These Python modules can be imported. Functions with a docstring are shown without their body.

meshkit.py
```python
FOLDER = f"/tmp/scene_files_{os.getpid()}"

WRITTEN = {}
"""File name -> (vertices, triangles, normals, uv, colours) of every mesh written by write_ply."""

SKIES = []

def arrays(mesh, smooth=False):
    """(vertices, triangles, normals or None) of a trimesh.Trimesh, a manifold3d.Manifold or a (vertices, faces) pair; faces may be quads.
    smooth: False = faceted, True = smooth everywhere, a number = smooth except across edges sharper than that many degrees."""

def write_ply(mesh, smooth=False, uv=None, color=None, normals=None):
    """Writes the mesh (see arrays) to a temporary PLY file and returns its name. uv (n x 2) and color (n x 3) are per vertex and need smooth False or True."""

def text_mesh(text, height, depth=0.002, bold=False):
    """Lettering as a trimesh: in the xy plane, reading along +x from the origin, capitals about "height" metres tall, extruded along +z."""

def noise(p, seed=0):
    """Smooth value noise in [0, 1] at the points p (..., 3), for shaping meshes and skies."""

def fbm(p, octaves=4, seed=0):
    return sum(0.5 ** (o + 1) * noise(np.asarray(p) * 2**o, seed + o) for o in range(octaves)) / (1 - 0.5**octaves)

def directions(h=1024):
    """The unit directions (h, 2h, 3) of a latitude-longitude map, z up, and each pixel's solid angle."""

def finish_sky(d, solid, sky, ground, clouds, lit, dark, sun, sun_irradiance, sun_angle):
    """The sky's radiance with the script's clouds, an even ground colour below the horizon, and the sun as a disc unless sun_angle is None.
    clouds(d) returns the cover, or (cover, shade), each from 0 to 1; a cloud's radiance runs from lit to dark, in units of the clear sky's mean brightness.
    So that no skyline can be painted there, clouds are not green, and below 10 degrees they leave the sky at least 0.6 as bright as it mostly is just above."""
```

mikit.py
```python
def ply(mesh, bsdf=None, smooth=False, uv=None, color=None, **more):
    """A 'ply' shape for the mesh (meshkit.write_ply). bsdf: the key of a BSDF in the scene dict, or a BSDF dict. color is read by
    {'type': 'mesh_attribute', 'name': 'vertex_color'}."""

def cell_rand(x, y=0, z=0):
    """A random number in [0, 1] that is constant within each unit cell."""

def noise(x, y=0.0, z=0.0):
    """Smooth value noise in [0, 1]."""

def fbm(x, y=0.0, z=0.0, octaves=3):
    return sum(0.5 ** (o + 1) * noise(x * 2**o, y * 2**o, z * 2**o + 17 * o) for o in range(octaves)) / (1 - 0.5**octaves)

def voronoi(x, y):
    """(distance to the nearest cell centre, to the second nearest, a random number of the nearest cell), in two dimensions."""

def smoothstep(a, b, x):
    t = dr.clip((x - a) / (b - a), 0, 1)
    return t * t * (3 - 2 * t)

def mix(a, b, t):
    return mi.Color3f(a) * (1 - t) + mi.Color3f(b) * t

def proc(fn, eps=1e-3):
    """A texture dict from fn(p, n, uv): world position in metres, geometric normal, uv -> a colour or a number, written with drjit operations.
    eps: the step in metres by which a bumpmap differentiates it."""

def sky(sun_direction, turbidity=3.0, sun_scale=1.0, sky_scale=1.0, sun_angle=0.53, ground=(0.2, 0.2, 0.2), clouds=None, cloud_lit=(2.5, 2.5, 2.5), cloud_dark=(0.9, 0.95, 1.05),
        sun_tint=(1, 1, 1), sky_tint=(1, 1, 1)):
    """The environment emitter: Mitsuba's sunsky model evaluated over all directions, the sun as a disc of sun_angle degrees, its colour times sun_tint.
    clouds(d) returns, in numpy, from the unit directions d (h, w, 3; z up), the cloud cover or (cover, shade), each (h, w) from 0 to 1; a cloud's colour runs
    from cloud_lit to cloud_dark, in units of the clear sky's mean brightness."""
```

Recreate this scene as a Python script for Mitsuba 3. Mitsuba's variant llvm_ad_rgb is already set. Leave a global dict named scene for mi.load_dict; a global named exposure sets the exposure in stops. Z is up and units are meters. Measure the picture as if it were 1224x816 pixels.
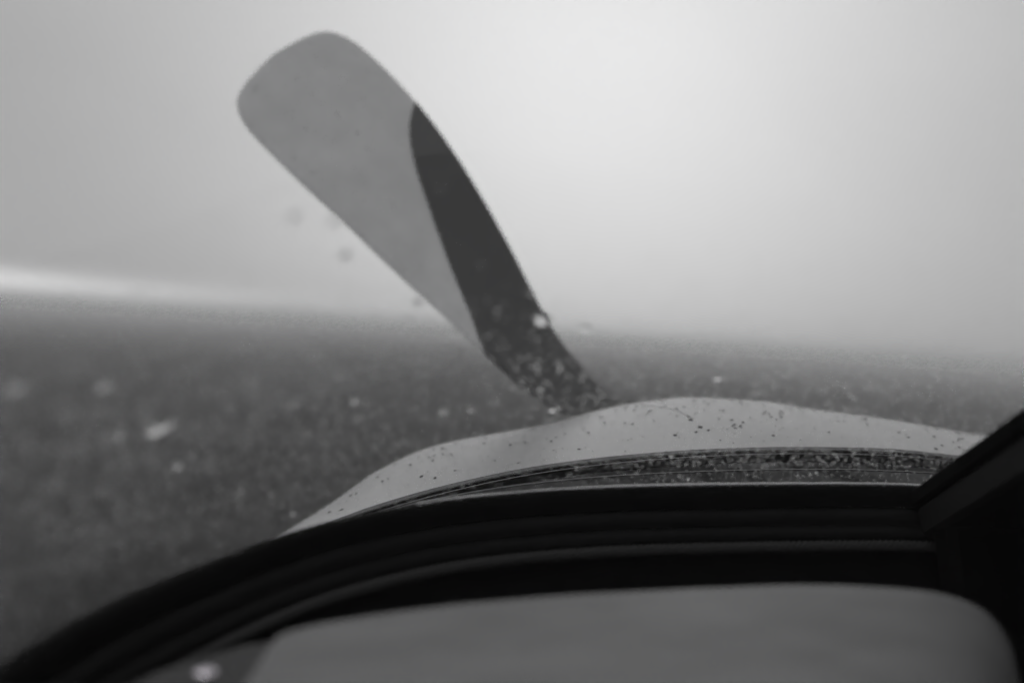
import math, random
import numpy as np, trimesh
import drjit as dr
import mitsuba as mi
import mikit, meshkit
from mikit import noise, fbm, smoothstep, mix
from scipy.interpolate import CubicSpline, PchipInterpolator
from shapely.geometry import Polygon

T = mi.ScalarTransform4f
rng = np.random.default_rng(7)
random.seed(7)
scene, labels = {}, {}
exposure = 2.35

# ---------------------------------------------------------------- camera, sky, haze
# pilot's eye in the left seat, 1.9 m above the field, camera held slightly rolled
EYE = np.array([-0.52, 0.0, 1.9])
PSI, PITCH, ROLL = math.radians(8.8), -9 / 1190, math.radians(3.8)
f0, r0, u0 = np.array([math.sin(PSI), math.cos(PSI), 0]), np.array([math.cos(PSI), -math.sin(PSI), 0]), np.array([0, 0, 1.0])
fwd = math.cos(PITCH) * f0 + math.sin(PITCH) * u0
u1 = math.cos(PITCH) * u0 - math.sin(PITCH) * f0
up = -math.sin(ROLL) * r0 + math.cos(ROLL) * u1
scene['camera'] = {
    'type': 'thinlens', 'fov': math.degrees(2 * math.atan(612 / 1190)), 'fov_axis': 'x',
    'aperture_radius': 0.0094, 'focus_distance': 1.11, 'near_clip': 0.02, 'far_clip': 20000.0,
    'to_world': T().look_at(origin=EYE.tolist(), target=(EYE + fwd).tolist(), up=up.tolist()),
    'medium': {'type': 'ref', 'id': 'fog_medium'},
}

GLOW = np.array([math.sin(math.radians(13)) * math.cos(math.radians(15)), math.cos(math.radians(13)) * math.cos(math.radians(15)), math.sin(math.radians(15))])


def clouds(d):
    """Low overcast: brightest where the hidden sun sits, a paler band just over the left skyline, soft billows."""
    ang = np.degrees(np.arccos(np.clip(d @ GLOW, -1, 1)))
    lit = 0.14 + 0.82 * np.exp(-(ang / 20.0) ** 2)
    el, az = np.degrees(np.arcsin(d[..., 2])), np.degrees(np.arctan2(d[..., 0], d[..., 1]))
    lit = lit + 0.25 * np.clip((el - 14) / 50, 0, 1)
    lit = 0.6 * lit + 0.75 * np.exp(-((el - 1.1 - 0.2 * np.sin(az / 7)) / 0.6) ** 2) * np.exp(-((az + 26) / 16) ** 2)
    lit = lit + 0.10 * (meshkit.fbm(d * np.array([2.2, 2.2, 5.0]) + 3.1, 3, 5) - 0.5)
    return np.ones(d.shape[:2]), 1 - np.clip(lit, 0, 1)


scene['sky'] = mikit.sky((-0.25, -0.45, 0.85), turbidity=3, sun_scale=0.14, sun_angle=40, sun_tint=(0.83, 1.0, 1.34),
                         clouds=clouds, cloud_lit=(3.0, 3.0, 3.0), cloud_dark=(0.75, 0.75, 0.75), ground=(0.06, 0.06, 0.06))
scene['fog_medium'] = {'type': 'homogeneous', 'albedo': {'type': 'rgb', 'value': [0.95, 0.95, 0.95]}, 'sigma_t': 0.0098}
scene['haze'] = {'type': 'cube', 'to_world': T().translate([0, 0, 0.8]).scale([3300, 3300, 1.9]),
                 'bsdf': {'type': 'null'}, 'interior': {'type': 'ref', 'id': 'fog_medium'}}
labels['haze'] = {'label': 'pale grey fog lying over the field and hiding the distance', 'category': 'fog', 'kind': 'stuff'}

# ---------------------------------------------------------------- materials


def grey(v):
    return {'type': 'rgb', 'value': [v, v, v]}


def pri(color, rough=0.5, **k):
    return {'type': 'twosided', 'bsdf': {'type': 'principled', 'base_color': color if isinstance(color, dict) else grey(color), 'roughness': rough, **k}}


def bumped(color, rough, fn, height, eps=5e-4, **k):
    return {'type': 'twosided', 'bsdf': {'type': 'bumpmap', 'arbitrary': mikit.proc(fn, eps), 'scale': height,
                                         'nested': {'type': 'principled', 'base_color': color if isinstance(color, dict) else grey(color), 'roughness': rough, **k}}}


def grass_tone(p, n, uv):
    a = fbm(p.x * 0.35, p.y * 0.35, 1.0, 4)
    b = fbm(p.x * 5, p.y * 5, 4.0, 3)
    return mix([0.009] * 3, [0.030] * 3, smoothstep(0.25, 0.75, a * 0.6 + b * 0.4))


def cowl_tone(p, n, uv):
    s = fbm(p.x * 9, p.y * 9, p.z * 9, 3)                         # uneven film of old oil and rain marks
    k = noise(p.x * 420, p.y * 90, p.z * 200)
    return mix([0.23] * 3, [0.30] * 3, s) * (1 - 0.10 * smoothstep(0.72, 0.9, k))


def deck_tone(p, n, uv):
    s = fbm(p.x * 40, p.y * 12, p.z * 10, 4)
    return mix([0.022] * 3, [0.06] * 3, smoothstep(0.3, 0.75, s))


def blade_tone(p, n, uv):
    a = fbm(p.x * 26, p.z * 26, p.y * 9, 4)                       # rubbed paint and fly specks
    k = noise(p.x * 240, p.z * 240, p.y * 60)
    return mix([0.40] * 3, [0.50] * 3, a) * (1 - 0.35 * smoothstep(0.86, 0.93, k))


def leather_bump(p, n, uv):
    return fbm(p.x * 500, p.y * 500, p.z * 500, 3)


def hood_tone(p, n, uv):
    return mix([0.095] * 3, [0.16] * 3, fbm(p.x * 14, p.y * 30, 2.0, 3))


def satin_bump(p, n, uv):
    return fbm(p.x * 900, p.y * 900, p.z * 900, 2)


scene['mat_field'] = pri(mikit.proc(grass_tone), 0.9, specular=0.2)
scene['mat_grass'] = pri(0.022, 0.85, specular=0.08)
scene['mat_cowl'] = pri(mikit.proc(cowl_tone), 0.35, clearcoat=0.4, clearcoat_gloss=0.8)
scene['mat_edge'] = pri(0.10, 0.5)
scene['mat_joint'] = pri(0.02, 0.6)
scene['mat_deck'] = {'type': 'twosided', 'bsdf': {'type': 'diffuse', 'reflectance': mikit.proc(deck_tone)}}
scene['mat_rubber'] = pri(0.003, 0.7, specular=0.03)
scene['mat_frame'] = bumped(0.006, 0.6, satin_bump, 0.0002, specular=0.04)
scene['mat_black'] = pri(0.006, 0.8, specular=0.05)
scene['mat_cord'] = pri(0.032, 0.85, specular=0.1)
scene['mat_post'] = bumped(0.012, 0.55, satin_bump, 0.0002, specular=0.15)
scene['mat_hood'] = bumped(mikit.proc(hood_tone), 0.65, leather_bump, 0.0004, specular=0.35)
scene['mat_side'] = pri(0.03, 0.6, specular=0.2)
scene['mat_screw'] = {'type': 'roughconductor', 'material': 'Cr', 'alpha': 0.12}
scene['mat_blade'] = pri(mikit.proc(blade_tone), 0.45)
scene['mat_oil'] = pri(0.035, 0.15, specular=0.35)
scene['mat_cuff'] = pri(0.07, 0.7, specular=0.2)
scene['mat_glass'] = {'type': 'thindielectric', 'int_ior': 1.49}
scene['mat_water'] = {'type': 'dielectric', 'int_ior': 1.33}
scene['mat_sealant'] = pri(0.35, 0.3)
scene['mat_skin'] = pri(0.45, 0.4)


# ---------------------------------------------------------------- helpers
def add(key, mesh, mat, smooth=35, **k):
    n = key
    i = 0
    while n in scene:
        i += 1
        n = f'{key}_{i:03d}'
    scene[n] = mikit.ply(mesh, mat, smooth, **k)
    return n


def spline(pts):
    p = np.asarray(pts, float)
    s = np.r_[0, np.cumsum(np.linalg.norm(np.diff(p, axis=0), axis=1))]
    return PchipInterpolator(s / s[-1], p, axis=0)


def grid_mesh(P):
    """P (n, m, 3) -> a surface."""
    n, m = P.shape[:2]
    i, j = np.meshgrid(np.arange(n - 1), np.arange(m - 1), indexing='ij')
    a = i * m + j
    q = np.stack([a, a + 1, a + m + 1, a + m], -1).reshape(-1, 4)
    return trimesh.Trimesh(P.reshape(-1, 3), np.vstack([q[:, [0, 1, 2]], q[:, [0, 2, 3]]]), process=False)


def slab(P, Q):
    """Closed body between two equal grids."""
    n, m = P.shape[:2]
    top, bot = grid_mesh(P), grid_mesh(Q)
    rim = np.r_[np.arange(m), (np.arange(1, n)) * m + m - 1, (n - 1) * m + np.arange(m - 2, -1, -1), np.arange(n - 2, 0, -1) * m]
    N = n * m
    nx = np.roll(rim, -1)
    side = np.vstack([np.stack([rim, rim + N, nx + N], 1), np.stack([rim, nx + N, nx], 1)])
    t = trimesh.Trimesh(np.vstack([top.vertices, bot.vertices]), np.vstack([top.faces, bot.faces[:, ::-1] + N, side]), process=False)
    t.fix_normals()
    return t


def tube(pts, r, sides=8, closed_ends=True):
    p = np.asarray(pts, float)
    t = np.gradient(p, axis=0)
    t /= np.linalg.norm(t, axis=1, keepdims=True) + 1e-12
    a = np.cross(t, [0.13, 0.27, 1.0])
    a /= np.linalg.norm(a, axis=1, keepdims=True)
    b = np.cross(t, a)
    ang = np.arange(sides) * 2 * np.pi / sides
    rr = np.broadcast_to(r, (len(p),))[:, None, None]
    v = p[:, None] + rr * (np.cos(ang)[None, :, None] * a[:, None] + np.sin(ang)[None, :, None] * b[:, None])
    V = np.concatenate([v, v[:, :1]], 1)
    m = grid_mesh(V)
    if closed_ends:
        n = len(m.vertices)
        k = sides + 1
        ends = np.vstack([p[0], p[-1]])
        j = np.arange(sides)
        f = np.vstack([np.stack([j * 0 + n, j + 1, j], 1), np.stack([j * 0 + n + 1, (len(p) - 1) * k + j, (len(p) - 1) * k + j + 1], 1)])
        m = trimesh.Trimesh(np.vstack([m.vertices, ends]), np.vstack([m.faces, f]), process=False)
    m.merge_vertices()
    m.fix_normals()
    return m


def sweep(curve, prof):
    """Closed profile of (inward, down) points swept along curve points; inward = level normal towards the cabin."""
    p = np.asarray(curve, float)
    t = np.gradient(p, axis=0)
    t[:, 2] = 0
    t /= np.linalg.norm(t, axis=1, keepdims=True)
    inw = np.stack([t[:, 1], -t[:, 0], 0 * t[:, 0]], 1)
    prof = np.asarray(prof + [prof[0]], float)
    V = p[:, None] + prof[None, :, :1] * inw[:, None] + prof[None, :, 1:] * np.array([0, 0, -1.0])
    m = grid_mesh(V)
    m.merge_vertices()
    m.fix_normals()
    return m


def box(lo, hi):
    lo, hi = np.array(lo, float), np.array(hi, float)
    m = trimesh.creation.box(extents=hi - lo)
    m.apply_translation((lo + hi) / 2)
    return m


def bar(c0, c1, e1, e2, bevel):
    """Beam from c0 to c1 whose section is +-e1 by +-e2 with bevelled edges."""
    c0, c1, e1, e2 = (np.asarray(x, float) for x in (c0, c1, e1, e2))
    l1, l2 = np.linalg.norm(e1), np.linalg.norm(e2)
    b1, b2 = bevel / l1, bevel / l2
    sec = [(-1 + b1, -1), (1 - b1, -1), (1, -1 + b2), (1, 1 - b2), (1 - b1, 1), (-1 + b1, 1), (-1, 1 - b2), (-1, -1 + b2)]
    pts = [c + a * e1 + b * e2 for c in (c0, c1) for a, b in sec]
    return trimesh.convex.convex_hull(np.array(pts))


# ---------------------------------------------------------------- the field
rad = np.r_[0.0, np.geomspace(1.0, 3100, 90)]
ang = np.linspace(0, 2 * np.pi, 181)
gx, gy = rad[:, None] * np.cos(ang), rad[:, None] * np.sin(ang)
gz = 0.10 * (meshkit.fbm(np.stack([gx * 0.25, gy * 0.25, gx * 0], -1), 4, 2) - 0.5) * (np.clip(rad / 4, 0, 1) * np.clip(1.5 - rad / 40, 0, 1))[:, None]
add('field', grid_mesh(np.stack([gx, gy, gz], -1)), 'mat_field', True)
labels['field'] = {'label': 'dark wet field fading into fog beyond the windscreen', 'category': 'field', 'kind': 'structure'}

nb = 42000
a = rng.uniform(math.radians(40), math.radians(130), nb)
r = 4.0 * (55 / 4.0) ** rng.random(nb)
cx, cy = r * np.cos(a), r * np.sin(a)
keep = meshkit.fbm(np.stack([cx * 0.8, cy * 0.8, cx * 0], -1), 3, 9) > 0.42
cx, cy, r = cx[keep], cy[keep], r[keep]
n = len(cx)
h = rng.uniform(0.05, 0.16, n) * (0.6 + r / 40)
w = rng.uniform(0.01, 0.02, n) * (0.7 + r / 12)
dirn = rng.uniform(0, 2 * np.pi, n)
lean = rng.uniform(-0.6, 0.6, (n, 2)) * h[:, None]
base = np.stack([cx, cy, cx * 0 - 0.06], 1)
sx = np.stack([np.cos(dirn) * w, np.sin(dirn) * w, 0 * w], 1)
tip = base + np.stack([lean[:, 0], lean[:, 1], h + 0.05], 1)
V = np.stack([base - sx, base + sx, tip], 1).reshape(-1, 3)
add('grass', trimesh.Trimesh(V, np.arange(len(V)).reshape(-1, 3), process=False), 'mat_grass', False)
labels['grass'] = {'label': 'dark wet grass tufts standing across the field in fog', 'category': 'grass', 'kind': 'stuff'}

# ---------------------------------------------------------------- the aircraft: nose
A = 'light_aircraft'
labels[A] = {'label': 'light aircraft seen from its cockpit, pale wet nose ahead of dark windscreen frame', 'category': 'aircraft'}
REAR = [(-0.70, 1.50), (-0.66, 1.58), (-0.62, 1.632), (-0.581, 1.661), (-0.559, 1.670), (-0.487, 1.700), (-0.405, 1.727), (-0.310, 1.751), (-0.212, 1.768), (-0.091, 1.782), (0.013, 1.789), (0.120, 1.792), (0.198, 1.789),
        (0.35, 1.774), (0.5, 1.735), (0.62, 1.68), (0.70, 1.60), (0.74, 1.50)]
CREST = [(-0.72, 1.42), (-0.68, 1.51), (-0.628, 1.578), (-0.600, 1.600), (-0.538, 1.644), (-0.481, 1.689), (-0.399, 1.730), (-0.301, 1.754), (-0.227, 1.771), (-0.152, 1.795), (-0.075, 1.813), (0.003, 1.823), (0.083, 1.823), (0.166, 1.816), (0.277, 1.808), (0.363, 1.799),
         (0.457, 1.788), (0.56, 1.76), (0.66, 1.69), (0.74, 1.56), (0.76, 1.46)]
z_rear = PchipInterpolator(*zip(*REAR), extrapolate=True)
z_crest = PchipInterpolator(*zip(*CREST), extrapolate=True)
Y0, Y1, Y2 = 1.12, 1.45, 1.77


def cowl_z(x, y):
    a, b = z_rear(x), z_crest(x)
    m1 = -(1.9 - b) / Y1 * 0.75
    t = np.clip((y - Y0) / (Y1 - Y0), 0, 1)
    m0 = 2 * (b - a) - m1 * (Y1 - Y0)
    z = a + m0 * t + (b - a - m0) * t * t
    dy = np.maximum(y - Y1, 0)
    return z + m1 * dy - 1.1 * dy ** 2


ss = np.linspace(0, 1, 121)
ys = np.r_[np.linspace(Y0, Y1, 22), np.linspace(Y1, Y2, 14)[1:]]
rows = []
for y in ys:
    k = max(0, (y - Y1) / (Y2 - Y1))
    x0, x1 = -0.69 * (1 - 0.45 * k * k), 0.73 * (1 - 0.45 * k * k)
    x = x0 + (x1 - x0) * ss
    z = cowl_z(x / (1 - 0.45 * k * k), np.full_like(x, y))
    rows.append(np.stack([x, 0 * x + y, z], 1))
P = np.array(rows)
nrm = np.array([0, 0, 1.0])
inner = P.copy()
inner[..., 2] -= 0.006
add(A + '__engine_cowl', slab(P, inner), 'mat_cowl', 40)
labels[A + '__engine_cowl'] = {'label': 'pale grey engine cowl beaded with dark drops'}
# cowl cheeks and nose ring closing the body below the top skin
ch = []
for k in (0, -1):
    e = P[:, k]
    d = np.linspace(0, 1, 6)[:, None, None]
    ch.append(grid_mesh(e[None] * [1, 1, 0] + np.array([0, 0, 1]) * (e[None, :, 2:] * (1 - d) + 1.15 * d) + np.array([-0.02 if k == 0 else 0.02, 0, 0]) * np.sin(d * 3)))
nose = P[-1]
d = np.linspace(0, 1, 6)[:, None, None]
ch.append(grid_mesh(nose[None] * (1 - d) + (np.array([0, 1.80, 1.62]) + (nose - nose.mean(0)) * 0.35)[None] * d))
add(A + '__engine_cowl__cheek', trimesh.util.concatenate(ch), 'mat_skin', 40)
# rear edge of the cowl: dark joint line with a thin pale lip
xe = np.linspace(-0.64, 0.66, 160)
ze = z_rear(xe)
edge = np.stack([xe, 0 * xe + 1.115, ze - 0.004], 1)
add(A + '__engine_cowl__joint_strip', tube(edge, 0.0014, 8), 'mat_joint')
add(A + '__engine_cowl__edge_lip', tube(edge + [0, -0.002, -0.0036], 0.0008, 8), 'mat_edge')

# ---------------------------------------------------------------- the aircraft: windscreen base
BASE = [(-0.80, 0.06, 1.645), (-0.785, 0.30, 1.650), (-0.762, 0.48, 1.657), (-0.740, 0.575, 1.664), (-0.720, 0.636, 1.676), (-0.691, 0.708, 1.687), (-0.649, 0.772, 1.698), (-0.594, 0.820, 1.714), (-0.550, 0.848, 1.726), (-0.494, 0.875, 1.736), (-0.427, 0.895, 1.746),
        (-0.349, 0.903, 1.755), (-0.269, 0.906, 1.762), (-0.171, 0.906, 1.768), (-0.069, 0.906, 1.773), (0.029, 0.901, 1.777), (0.161, 0.890, 1.776), (0.30, 0.872, 1.77), (0.43, 0.84, 1.755), (0.55, 0.77, 1.735), (0.65, 0.64, 1.71), (0.72, 0.45, 1.69), (0.76, 0.10, 1.68)]
bs = spline(BASE)
u = np.linspace(0, 1, 260)
B = bs(u)
k = np.exp(-0.5 * (np.arange(-6, 7) / 2.5) ** 2)
k /= k.sum()
Bp = np.vstack([B[0] - (np.arange(6, 0, -1)[:, None]) * (B[1] - B[0]), B, B[-1] + np.arange(1, 7)[:, None] * (B[-1] - B[-2])])
B = np.stack([np.convolve(Bp[:, i], k, 'valid') for i in range(3)], 1)
Bc = CubicSpline(u, B)

# black foredeck between the windscreen and the cowl, lying a little below the cowl's edge
xs = np.linspace(-0.665, 0.69, 120)
front = np.stack([xs, 0 * xs + 1.135, z_rear(xs) - 0.020], 1)
ub = np.linspace(0.30, 0.80, 120)
uu = np.linspace(u[np.argmin(abs(B[:, 0] + 0.70) + (B[:, 1] < 0.6))], u[np.argmin(abs(B[:, 0] - 0.66) + (B[:, 1] < 0.55))], 120)
back = Bc(uu) + [0, 0.002, -0.010]
d = np.linspace(0, 1, 14)[:, None, None]
deck = back[None] * (1 - d) + front[None] * d
deck[..., 2] += 0.006 * np.sin(np.pi * d[..., 0])
add(A + '__foredeck', slab(deck, deck - [0, 0, 0.008]), 'mat_deck', 40)
labels[A + '__foredeck'] = {'label': 'narrow black deck strip below the cowl edge'}
j = 7
add(A + '__foredeck__seam', tube(deck[j] + [0, 0, 0.001], 0.0009, 6), 'mat_edge')

# fuselage side skin below the windscreen base and the deck
d = np.linspace(0, 1, 5)[:, None, None]
low = B + [0, 0, -0.02]
skin = low[None] * [1, 1, 0] + np.array([0, 0, 1]) * (low[None, :, 2:] * (1 - d) + 1.0 * d)
add(A + '__fuselage_side', grid_mesh(skin), 'mat_skin', 40)
labels[A + '__fuselage_side'] = {'label': 'pale fuselage skin below the windscreen'}


def glass(uq, v):
    """Point on the windscreen: uq along the base, v from the base (0) to the roof bow (1)."""
    b = Bc(uq)
    q = (b[..., 0:1] + 0.02) / 0.8
    top = np.concatenate([-0.02 + 0.80 * 0.8 * q, 0.10 - 0.50 * q ** 2, 2.36 - 0.16 * q ** 2], -1)
    v = np.asarray(v)[..., None]
    c = np.concatenate([1.02 * b[..., 0:1], b[..., 1:2] * 0.72 + 0.0, 1.96 + 0 * q + 0.12 * (b[..., 2:3] - 1.77)], -1)
    return b * (1 - v) ** 2 + 2 * v * (1 - v) * c + top * v * v


def glass_n(uq, v):
    e = 1e-3
    du = glass(np.clip(uq + e, 0, 1), v) - glass(np.clip(uq - e, 0, 1), v)
    dv = glass(uq, v + e) - glass(uq, v - e)
    n = np.cross(du, dv)
    n /= np.linalg.norm(n, axis=-1, keepdims=True)
    return n * np.where((n * [0.0, 0.8, 0.6]).sum(-1, keepdims=True) < 0, -1, 1)


u_post = float(u[np.argmin(np.abs(B[:, 0] - 0.06) + 9 * (B[:, 1] < 0.7))])
U, V = np.meshgrid(np.linspace(0, u_post, 121), np.linspace(-0.02, 1, 49), indexing='ij')
add(A + '__windscreen', grid_mesh(glass(U, V)), 'mat_glass', True)
# right of the post the opening is closed by a black panel
U, V = np.meshgrid(np.linspace(u_post + 0.01, 1, 60), np.linspace(-0.02, 1, 49), indexing='ij')
sheet = glass(U, V)
add(A + '__blanking_panel', slab(sheet + glass_n(U, V) * 0.004, sheet), 'mat_black', 40)
labels[A + '__blanking_panel'] = {'label': 'black panel closing the space right of the post'}
labels[A + '__windscreen'] = {'label': 'clear wet windscreen sloping up from the black frame'}

# ---------------------------------------------------------------- the frame under the glass: strip, rails, woven cord, skirt
uf = np.linspace(0.0, 1, 300)
C = Bc(uf)
add(A + '__glazing_strip', sweep(C, [(-0.008, 0.0), (0.002, 0.0), (0.006, 0.003), (0.0085, 0.010), (0.0085, 0.0195), (-0.008, 0.0205)]), 'mat_rubber', 40)
labels[A + '__glazing_strip'] = {'label': 'black rubber strip along the foot of the windscreen'}
add(A + '__frame_rail', sweep(C, [(-0.008, 0.021), (0.010, 0.021), (0.015, 0.0225), (0.018, 0.026), (0.019, 0.030), (0.019, 0.0345), (-0.008, 0.035)]), 'mat_frame', 40)
add(A + '__frame_rail', sweep(C, [(-0.008, 0.0355), (0.021, 0.0355), (0.026, 0.0370), (0.029, 0.040), (0.0295, 0.0445), (-0.008, 0.045)]), 'mat_frame', 40)
add(A + '__frame_skirt', sweep(C, [(-0.008, 0.0455), (0.026, 0.0455), (0.024, 0.16), (-0.008, 0.16)]), 'mat_black', 40)
t = np.gradient(C, axis=0)
t[:, 2] = 0
t /= np.linalg.norm(t, axis=1, keepdims=True)
inw = np.stack([t[:, 1], -t[:, 0], 0 * t[:, 0]], 1)
cord = C + inw * 0.033 + [0, 0, -0.0515]
s = np.r_[0, np.cumsum(np.linalg.norm(np.diff(cord, axis=0), axis=1))]
fine = np.linspace(0, s[-1], int(s[-1] / 0.0011))
cf = np.stack([np.interp(fine, s, cord[:, i]) for i in range(3)], 1)
nf = np.stack([np.interp(fine, s, inw[:, i]) for i in range(3)], 1)
for kk in range(3):
    ph = fine / 0.017 * 2 * np.pi + kk * 2 * np.pi / 3
    st = cf + 0.0032 * (np.cos(ph)[:, None] * nf + np.sin(ph)[:, None] * np.array([0, 0, 1.0]))
    add(A + '__woven_cord__strand', tube(st, 0.0024, 7), 'mat_cord', 50)
add(A + '__woven_cord__core', tube(cf[::4], 0.0022, 7), 'mat_rubber', 50)
labels[A + '__woven_cord__strand'] = {'label': 'twisted strand of the cord edging the frame'}

# sealant line at the foot of the glass, with squeezed-out smears
us = np.linspace(0.355, 0.64, 220)
wob = 0.0004 * (meshkit.fbm(np.stack([us * 160, 0 * us, 0 * us], -1), 3, 4) - 0.5)
sp = glass(us, 0.004 + 0 * us) + glass_n(us, 0.004 + 0 * us) * 0.0012
sp[:, 2] += wob
rr = 0.0013 * np.clip(0.35 + 1.1 * meshkit.fbm(np.stack([us * 40, 0 * us + 2, 0 * us], -1), 3, 8), 0.4, 1.3)
add(A + '__windscreen__sealant_bead', tube(sp, rr, 8), 'mat_sealant')

# ---------------------------------------------------------------- centre post of the windscreen
p0, p1 = np.array([0.017, 0.882, 1.778]), np.array([-0.015, 0.691, 1.869])
ax = (p1 - p0) / np.linalg.norm(p1 - p0)
e_w = np.array([1.0, 0, 0]) - ax * ax[0]
e_w /= np.linalg.norm(e_w)
e_d = np.cross(e_w, ax)
e_d *= np.sign(-e_d[1])                                            # towards the cabin
o0, o1 = p0 - ax * 0.03, p0 + ax * 0.95
W = 0.055
add(A + '__centre_post', bar(o0 + ax * 0.02 + e_w * (W + 0.003) + e_d * 0.030, o1 + e_w * (W + 0.003) + e_d * 0.030, e_w * W, e_d * 0.016, 0.005), 'mat_post', 30)
labels[A + '__centre_post'] = {'label': 'dark windscreen post slanting up at the right'}
add(A + '__centre_post__seal', bar(o0 + e_w * (W + 0.003) + e_d * 0.006, o1 + e_w * (W + 0.003) + e_d * 0.006, e_w * (W + 0.003), e_d * 0.0075, 0.002), 'mat_rubber', 30)
add(A + '__centre_post__foot', bar([0.068, 0.850, 1.772], [0.068, 0.80, 1.60], [0.048, 0, 0], [0, 0.018, 0.004], 0.008), 'mat_rubber', 30)

# ---------------------------------------------------------------- instrument hood and side panel
far = spline([(-0.560, 0.600, 1.7135), (-0.548, 0.618, 1.7150), (-0.513, 0.640, 1.718), (-0.437, 0.654, 1.726), (-0.356, 0.661, 1.733), (-0.258, 0.667, 1.738), (-0.190, 0.668, 1.7415), (-0.145, 0.668, 1.742), (-0.110, 0.667, 1.7415), (-0.080, 0.664, 1.738), (-0.055, 0.659, 1.728), (-0.037, 0.652, 1.700), (-0.028, 0.642, 1.62)])
near = spline([(-0.602, 0.35, 1.692), (-0.58, 0.345, 1.694), (-0.55, 0.34, 1.697), (-0.50, 0.335, 1.702), (-0.46, 0.33, 1.706), (-0.42, 0.33, 1.709), (-0.385, 0.33, 1.711), (-0.36, 0.33, 1.711), (-0.333, 0.33, 1.7075), (-0.312, 0.33, 1.699), (-0.293, 0.33, 1.684), (-0.281, 0.33, 1.660), (-0.276, 0.33, 1.60)])
uu = np.linspace(0, 1, 90)
d = np.r_[0, 0.01, 0.03, np.linspace(0.06, 1, 22)]
F_, N_ = far(uu), near(uu)
top = F_[None] * (1 - d[:, None, None]) + N_[None] * d[:, None, None]
drop = -0.012 * np.clip(1 - d / 0.06, 0, 1) ** 2                    # rolled far edge
top[..., 2] += drop[:, None]
el = np.clip(1 - uu / 0.03, 0, 1) ** 2
top[..., 2] -= 0.010 * el[None]
top[..., 2] += 0.003 * (meshkit.fbm(top * [9, 12, 0], 3, 21) - 0.5)
bot = top.copy()
bot[..., 2] = np.minimum(bot[..., 2] - 0.012, top[..., 2] - 0.010)
add(A + '__instrument_hood', slab(top, bot), 'mat_hood', 50)
labels[A + '__instrument_hood'] = {'label': 'grey grained cover over the instrument panel'}
lip = np.stack([F_[:, 0], F_[:, 1] + 0.012, F_[:, 2] - 0.020], 1)
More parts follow.
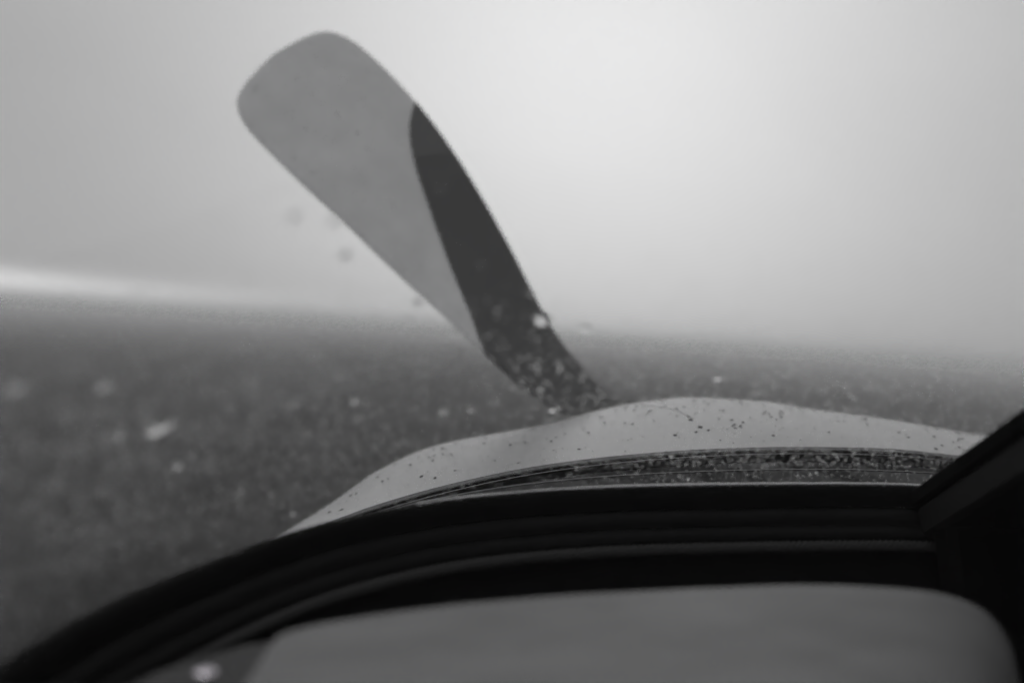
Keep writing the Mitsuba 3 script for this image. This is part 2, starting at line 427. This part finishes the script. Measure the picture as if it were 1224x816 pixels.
add(A + '__instrument_hood__edge_lip', tube(lip, 0.006, 10), 'mat_side')
# face of the instrument panel, hanging from the hood's near edge
fc = np.linspace(0, 1, 4)[:, None, None]
face = N_[None] + fc * np.array([0, 0.05, -0.45])
add(A + '__instrument_panel', slab(face - [0, 0.0, 0.014], face + [0, 0.01, -0.014]), 'mat_side', 40)

sidep = np.array([(-0.640, 0.30), (-0.640, 0.560), (-0.622, 0.600), (-0.578, 0.652), (-0.548, 0.665), (-0.556, 0.60), (-0.575, 0.50), (-0.590, 0.40), (-0.598, 0.30)])
m = trimesh.creation.extrude_polygon(Polygon(sidep), 0.004, engine='earcut')
m.apply_translation([0, 0, 1.6865])
add(A + '__side_panel', m, 'mat_side', 30)
labels[A + '__side_panel'] = {'label': 'dark flat panel left of the grey hood'}
sc = trimesh.creation.icosphere(3, 0.0072)
sc.apply_transform(np.diag([1, 1, 0.45, 1]))
slot = box([-0.0075, -0.0006, 0.0022], [0.0075, 0.0006, 0.006])
sc = trimesh.boolean.difference([sc, slot], engine='manifold')
sc.apply_transform(trimesh.transformations.rotation_matrix(0.6, [0, 0, 1]))
sc.apply_translation([-0.595, 0.598, 1.691])
add(A + '__side_panel__screw', sc, 'mat_screw', 30)
labels[A + '__side_panel__screw'] = {'label': 'bright domed screw in the dark side panel'}

# ---------------------------------------------------------------- cabin round the camera: roof, sides, bulkhead, floor
top_edge = glass(np.linspace(0, 1, 121), np.ones(121))
lowl, lowr = B[0], B[-1]
d = np.linspace(0, 1, 8)[:, None, None]
backe = top_edge * [0.95, 0, 0.97] + [0, -1.35, 0.0]
roof = top_edge[None] * (1 - d) + backe[None] * d
add(A + '__cabin_roof', slab(roof + [0, 0, 0.02], roof), 'mat_black', 40)
wl = []
for k in (0, -1):
    e0, e1 = top_edge[k], backe[k]
    b0 = B[k]
    q = np.array([[b0, e0, e1, [e1[0], e1[1], 1.0], [b0[0], b0[1], 1.0]]])[0]
    c = q.mean(0)
    wl.append(trimesh.Trimesh(np.vstack([q, c]), [[i, (i + 1) % 5, 5] for i in range(5)], process=False))
wl.append(box([-0.8, -1.40, 0.98], [0.8, -1.36, 2.4]))
wl.append(box([-0.82, -1.40, 0.96], [0.8, 0.95, 0.99]))
wl.append(box([-0.62, 0.90, 0.99], [0.62, 0.94, 1.62]))
add(A + '__cabin_shell', trimesh.util.concatenate(wl), 'mat_black', False)

# ---------------------------------------------------------------- propeller at rest
HUB, R = np.array([0.0, 1.82, 1.719]), 0.953


# share of the chord, from the leading edge, that the rubber boot covers
BOOT = PchipInterpolator([0.04, 0.30, 0.38, 0.48, 0.57, 0.65, 0.70, 0.73], [1, 1, 0.82, 0.62, 0.46, 0.32, 0.19, 0.03])


def blade(angle, part='blade'):
    c, s_ = math.cos(angle), math.sin(angle)
    rad_, tan_ = np.array([c, 0, s_]), np.array([-s_, 0, c])
    rs = np.r_[np.linspace(0.04, 0.90, 40), 0.915, 0.928, 0.938, 0.946, 0.951, R] if part == 'blade' else np.linspace(0.04, 0.73, 60)
    ch = PchipInterpolator([0.04, 0.10, 0.2, 0.40, 0.60, 0.76, 0.87, 0.92, 0.942, 0.953], [0.10, 0.12, 0.165, 0.22, 0.265, 0.28, 0.27, 0.235, 0.17, 0.04])(rs) + (0 if part == 'blade' else 0.003)
    sweepo = PchipInterpolator([0.04, 0.22, 0.43, 0.7, 0.953], [0.0, 0.025, 0.005, -0.012, 0.0])(rs)
    pitch = np.radians(PchipInterpolator([0.04, 0.2, 0.5, 0.953], [52, 46, 28, 15])(rs))
    th = np.interp(rs, [0.04, 0.12, 0.3, 0.953], [0.06, 0.035, 0.022, 0.006]) + (0 if part == 'blade' else 0.003)
    V = []
    for r_, c_, o_, p_, t_ in zip(rs, ch, sweepo, pitch, th):
        w0 = np.pi if part == 'blade' else math.acos(1 - 2 * float(BOOT(r_)))
        a_ = np.pi + np.linspace(-w0, w0, 33)                     # pi is the leading edge
        x = np.cos(a_) * c_ / 2
        y = np.sin(a_) * t_ / 2 * (1 - 0.35 * np.cos(a_))
        w_ = x * math.cos(p_) + y * math.sin(p_)
        d_ = -x * math.sin(p_) + y * math.cos(p_)
        V.append(HUB + rad_ * r_ + tan_ * (w_ + o_)[:, None] + np.array([0, 1.0, 0]) * d_[:, None])
    m = grid_mesh(np.array(V))
    m.merge_vertices()
    m.fix_normals()
    return m


BA = math.radians(137.5)
add(A + '__propeller__blade', blade(BA), 'mat_blade', 40)
labels[A + '__propeller__blade'] = {'label': 'pale grey propeller blade standing up beyond the nose'}
add(A + '__propeller__blade', blade(BA + math.pi), 'mat_blade', 40)
for a_ in (BA, BA + math.pi):
    add(A + '__propeller__rubber_boot', blade(a_, 'boot'), 'mat_cuff', 40)
labels[A + '__propeller__rubber_boot'] = {'label': 'black rubber boot on the root and leading edge of the blade'}
prof = np.array([(0.0, 0.16), (0.02, 0.145), (0.045, 0.10), (0.062, 0.05), (0.07, 0.0), (0.07, -0.03), (0.0, -0.03)])
sp_ = trimesh.creation.revolve(prof, sections=40)
sp_.apply_transform(trimesh.transformations.rotation_matrix(-math.pi / 2, [1, 0, 0]))
sp_.apply_translation(HUB + [0, 0.02, 0])
add(A + '__propeller__spinner', sp_, 'mat_cuff', 40)

# ---------------------------------------------------------------- rain: drops on the cowl, drops and fine spray on the windscreen


def dome(rings, sides, height, seed=None):
    """Closed drop of radius 1 lying on z = 0, as a cap of a flattened ball with an uneven outline."""
    g = np.random.default_rng(seed)
    a_ = np.arange(sides) * 2 * np.pi / sides
    out = 1 + (0 if seed is None else 0.12 * np.cos(2 * a_ + g.uniform(0, 6)) + 0.07 * np.cos(3 * a_ + g.uniform(0, 6)) + 0.04 * np.cos(5 * a_ + g.uniform(0, 6)))
    v = []
    for t_ in np.linspace(0, np.pi / 2, rings + 1)[:-1]:
        v.append(np.stack([np.cos(t_) * out * np.cos(a_), np.cos(t_) * out * np.sin(a_), 0 * a_ + height * np.sin(t_)], 1))
    v = np.vstack(v + [[[0, 0, height]], [[0, 0, 0]]])
    f = []
    for i in range(rings - 1):
        for j_ in range(sides):
            p_, q_ = i * sides + j_, i * sides + (j_ + 1) % sides
            f += [[p_, q_, q_ + sides], [p_, q_ + sides, p_ + sides]]
    for j_ in range(sides):
        f += [[(rings - 1) * sides + j_, (rings - 1) * sides + (j_ + 1) % sides, rings * sides], [(j_ + 1) % sides, j_, rings * sides + 1]]
    return trimesh.Trimesh(v, f, process=False)


DROPS = [mikit.ply(dome(5, 18, 0.72, s_), 'mat_water', 50) for s_ in range(6)]


def frame_at(p, nv, size, spin, stretch=1.0):
    nv = nv / np.linalg.norm(nv)
    x = np.cross([0.3, 1.0, 0.1], nv)
    x /= np.linalg.norm(x)
    y = np.cross(nv, x)
    M = np.eye(4)
    c, s_ = math.cos(spin), math.sin(spin)
    M[:3, 0] = (c * x + s_ * y) * size * stretch
    M[:3, 1] = (-s_ * x + c * y) * size
    M[:3, 2] = nv * size
    M[:3, 3] = p
    return M


def drop(p, nv, size, spin, stretch, label, group=None, mat='mat_water'):
    k = 'water_drop'
    i = 0
    while k in scene:
        i += 1
        k = f'water_drop_{i:03d}'
    scene[k] = {**DROPS[i % 6], 'bsdf': {'type': 'ref', 'id': mat}, 'to_world': T(frame_at(p, nv, size, spin, stretch).tolist())}
    labels[k] = {'label': label, 'category': 'water drop'}
    if group:
        labels[k]['group'] = group
    return k


def cowl_n(x, y):
    e = 1e-3
    return np.array([-(cowl_z(x + e, y) - cowl_z(x - e, y)) / (2 * e), -(cowl_z(x, y + e) - cowl_z(x, y - e)) / (2 * e), 1.0])


# drops resting on the cowl
def cowl_drop(x, y, size, stretch, label, group=None):
    drop(np.array([x, y, float(cowl_z(x, y)) + 0.0002]), cowl_n(x, y), size, rng.uniform(0, 6.3), stretch, label, group, 'mat_oil')


for x, y, sz, w_ in ((-0.085, 1.245, 0.0026, 'middle of'), (-0.086, 1.205, 0.0029, 'largest and nearest of'), (-0.082, 1.265, 0.0020, 'farthest of')):
    cowl_drop(x, y, sz, 1.2, w_ + ' the three large dark drops in a row on the grey cowl')
spots = []
while len(spots) < 460:
    x, y = rng.uniform(-0.58, 0.46), rng.uniform(1.135, 1.44)
    dens = 0.35 + 0.65 * float(meshkit.noise(np.array([[x * 12, y * 12, 0.0]]), 3)[0])
    if x < -0.3:
        dens *= 0.5
    if rng.random() > dens:
        continue
    spots.append((0.0008 + 0.0015 * rng.random() ** 1.8, x, y))
spots.sort(reverse=True)
for sz, x, y in spots[:170]:
    cowl_drop(x, y, sz, rng.uniform(1, 1.25), 'small dark raindrop beading on the pale grey engine cowl', 'raindrops on the engine cowl')
tiny = []
for sz, x, y in spots[170:]:
    m = dome(3, 10, 0.5, int(rng.integers(99)))
    m.apply_transform(frame_at(np.array([x, y, float(cowl_z(x, y)) + 0.0002]), cowl_n(x, y), sz, rng.uniform(0, 6.3), 1.2))
    tiny.append(m)
add('cowl_spray', trimesh.util.concatenate(tiny), 'mat_oil', 50)
labels['cowl_spray'] = {'label': 'finest dark specks of rain between the drops on the cowl', 'category': 'spray', 'kind': 'stuff'}


# thin dark run of water down the middle of the cowl
rx = np.linspace(0, 1, 30)
run = np.stack([-0.105 + 0.025 * np.sin(rx * 1.7), 1.41 - 0.16 * rx], 1)
add(A + '__engine_cowl__water_run', tube(np.stack([run[:, 0], run[:, 1], cowl_z(run[:, 0], run[:, 1]) + 0.0002], 1), 0.00028, 6), 'mat_oil')


# drops on the outside of the windscreen
def on_glass(uq, v, lift=0.0004):
    n_ = glass_n(np.array(uq), np.array(v))
    return glass(np.array(uq), np.array(v)) + n_ * lift, n_


BIG = [(0.2762, 0.2445, 0.0048, 'biggest bright raindrop, alone over the dark field at the left'),
       (0.3772, 0.3428, 0.0044, 'big pale split raindrop right of the propeller blade'),
       (0.3422, 0.3674, 0.0026, 'bright raindrop on the windscreen in front of the blade, above the dark boot'),
       (0.3213, 0.4178, 0.0026, 'round raindrop on the windscreen left of the blade, lowest of the upper three'),
       (0.3174, 0.4489, 0.0024, 'pale raindrop on the windscreen, rightmost of the upper three'),
       (0.3083, 0.4519, 0.0022, 'pale raindrop on the windscreen, leftmost of the upper three'),
       (0.3549, 0.3289, 0.0020, 'bright raindrop beside the root of the propeller blade'),
       (0.3665, 0.2048, 0.0020, 'bright small raindrop just above the cowl, left of the blade root'),
       (0.3303, 0.2369, 0.0022, 'single bright raindrop over the field, left of the cowl'),
       (0.3578, 0.2054, 0.0028, 'smeared raindrop above the left slope of the cowl'),
       (0.4375, 0.2524, 0.0022, 'bright raindrop just above the top of the cowl'),
       (0.3903, 0.3308, 0.0026, 'faint raindrop on the windscreen right of the split drop'),
       (0.2633, 0.3062, 0.0024, 'raindrop high over the field at the left, above the biggest drop'),
       (0.2420, 0.3170, 0.0026, 'leftmost large raindrop, near the left edge of the view'),
       (0.2650, 0.2450, 0.0022, 'raindrop on the windscreen left of the biggest drop'),
       (0.2798, 0.1870, 0.0022, 'raindrop on the windscreen below the biggest drop'),
       (0.3921, 0.1974, 0.0024, 'raindrop on the windscreen right of the blade root, touching the cowl line')]
for uq, v, sz, lab in BIG:
    p, n_ = on_glass(uq, v)
    drop(p, n_, sz * 1.4, rng.uniform(-0.5, 0.5), rng.uniform(1, 1.3), lab)
cnt = 0
while cnt < 108:
    uq, v = rng.uniform(0.20, 0.52), rng.uniform(0.02, 0.50)
    if rng.random() > math.exp(-v * 2.5) * (1 if v < 0.33 else 0.3):
        continue
    p, n_ = on_glass(uq, v)
    drop(p, n_, 0.0009 + 0.0010 * rng.random() ** 2, rng.uniform(0, 6.3), rng.uniform(1, 1.3),
         'tiny out of focus raindrop on the wet windscreen', 'raindrops on the windscreen')
    cnt += 1

# faint loop left by a dried trickle on the outside of the glass
loop = np.array([(0.3031, 0.2484), (0.2985, 0.2530), (0.2968, 0.2650), (0.2974, 0.2733), (0.3010, 0.2800), (0.3100, 0.2830), (0.3234, 0.2848), (0.3420, 0.2990), (0.3530, 0.3100), (0.3567, 0.3091), (0.3585, 0.2990), (0.3572, 0.2883), (0.3440, 0.2760), (0.3287, 0.2613), (0.3150, 0.2520), (0.3031, 0.2484)])
lc = PchipInterpolator(np.arange(len(loop)), loop, axis=0)(np.linspace(0, len(loop) - 1, 160))
lp, _ = on_glass(lc[:, 0], lc[:, 1], 0.0003)
add(A + '__windscreen__water_mark', tube(lp, 0.0006 * (0.4 + meshkit.fbm(np.stack([lc[:, 0] * 300, lc[:, 1] * 300, 0 * lc[:, 0]], -1), 3, 6)), 6), 'mat_sealant')
labels[A + '__windscreen__water_mark'] = {'label': 'faint pale looped water mark on the glass'}

def smooth01(t):
    t = np.clip(t, 0, 1)
    return t * t * (3 - 2 * t)


small = dome(3, 8, 0.65)
n = 17000
uq = rng.uniform(0.16, 0.56, n)
v = np.minimum(rng.exponential(0.15, n), 0.62 * rng.random(n) ** 0.7)
v = np.where((v < 0.06) & (rng.random(n) < 0.55), 0.06 + 0.26 * rng.random(n), v)
v = np.where((v > 0.30) & (rng.random(n) < 0.8 * smooth01((v - 0.30) / 0.2)), 0.30 * rng.random(n), v)
p, n_ = on_glass(uq, v)
size = (0.00038 + 0.00092 * rng.random(n) ** 2.6) * np.clip(0.62 + 2.0 * v, 0.6, 1.15)
x = np.cross(np.array([0.3, 1.0, 0.1]), n_)
x /= np.linalg.norm(x, axis=1, keepdims=True)
y = np.cross(n_, x)
sv = small.vertices
Vs = p[:, None] + size[:, None, None] * (sv[None, :, :1] * x[:, None] + sv[None, :, 1:2] * y[:, None] + sv[None, :, 2:] * n_[:, None])
Fs = (np.asarray(small.faces)[None] + (np.arange(n) * len(sv))[:, None, None]).reshape(-1, 3)
add('spray', trimesh.Trimesh(Vs.reshape(-1, 3), Fs, process=False), 'mat_water', 50)
labels['spray'] = {'label': 'fine rain spray speckling the outside of the windscreen', 'category': 'spray', 'kind': 'stuff'}
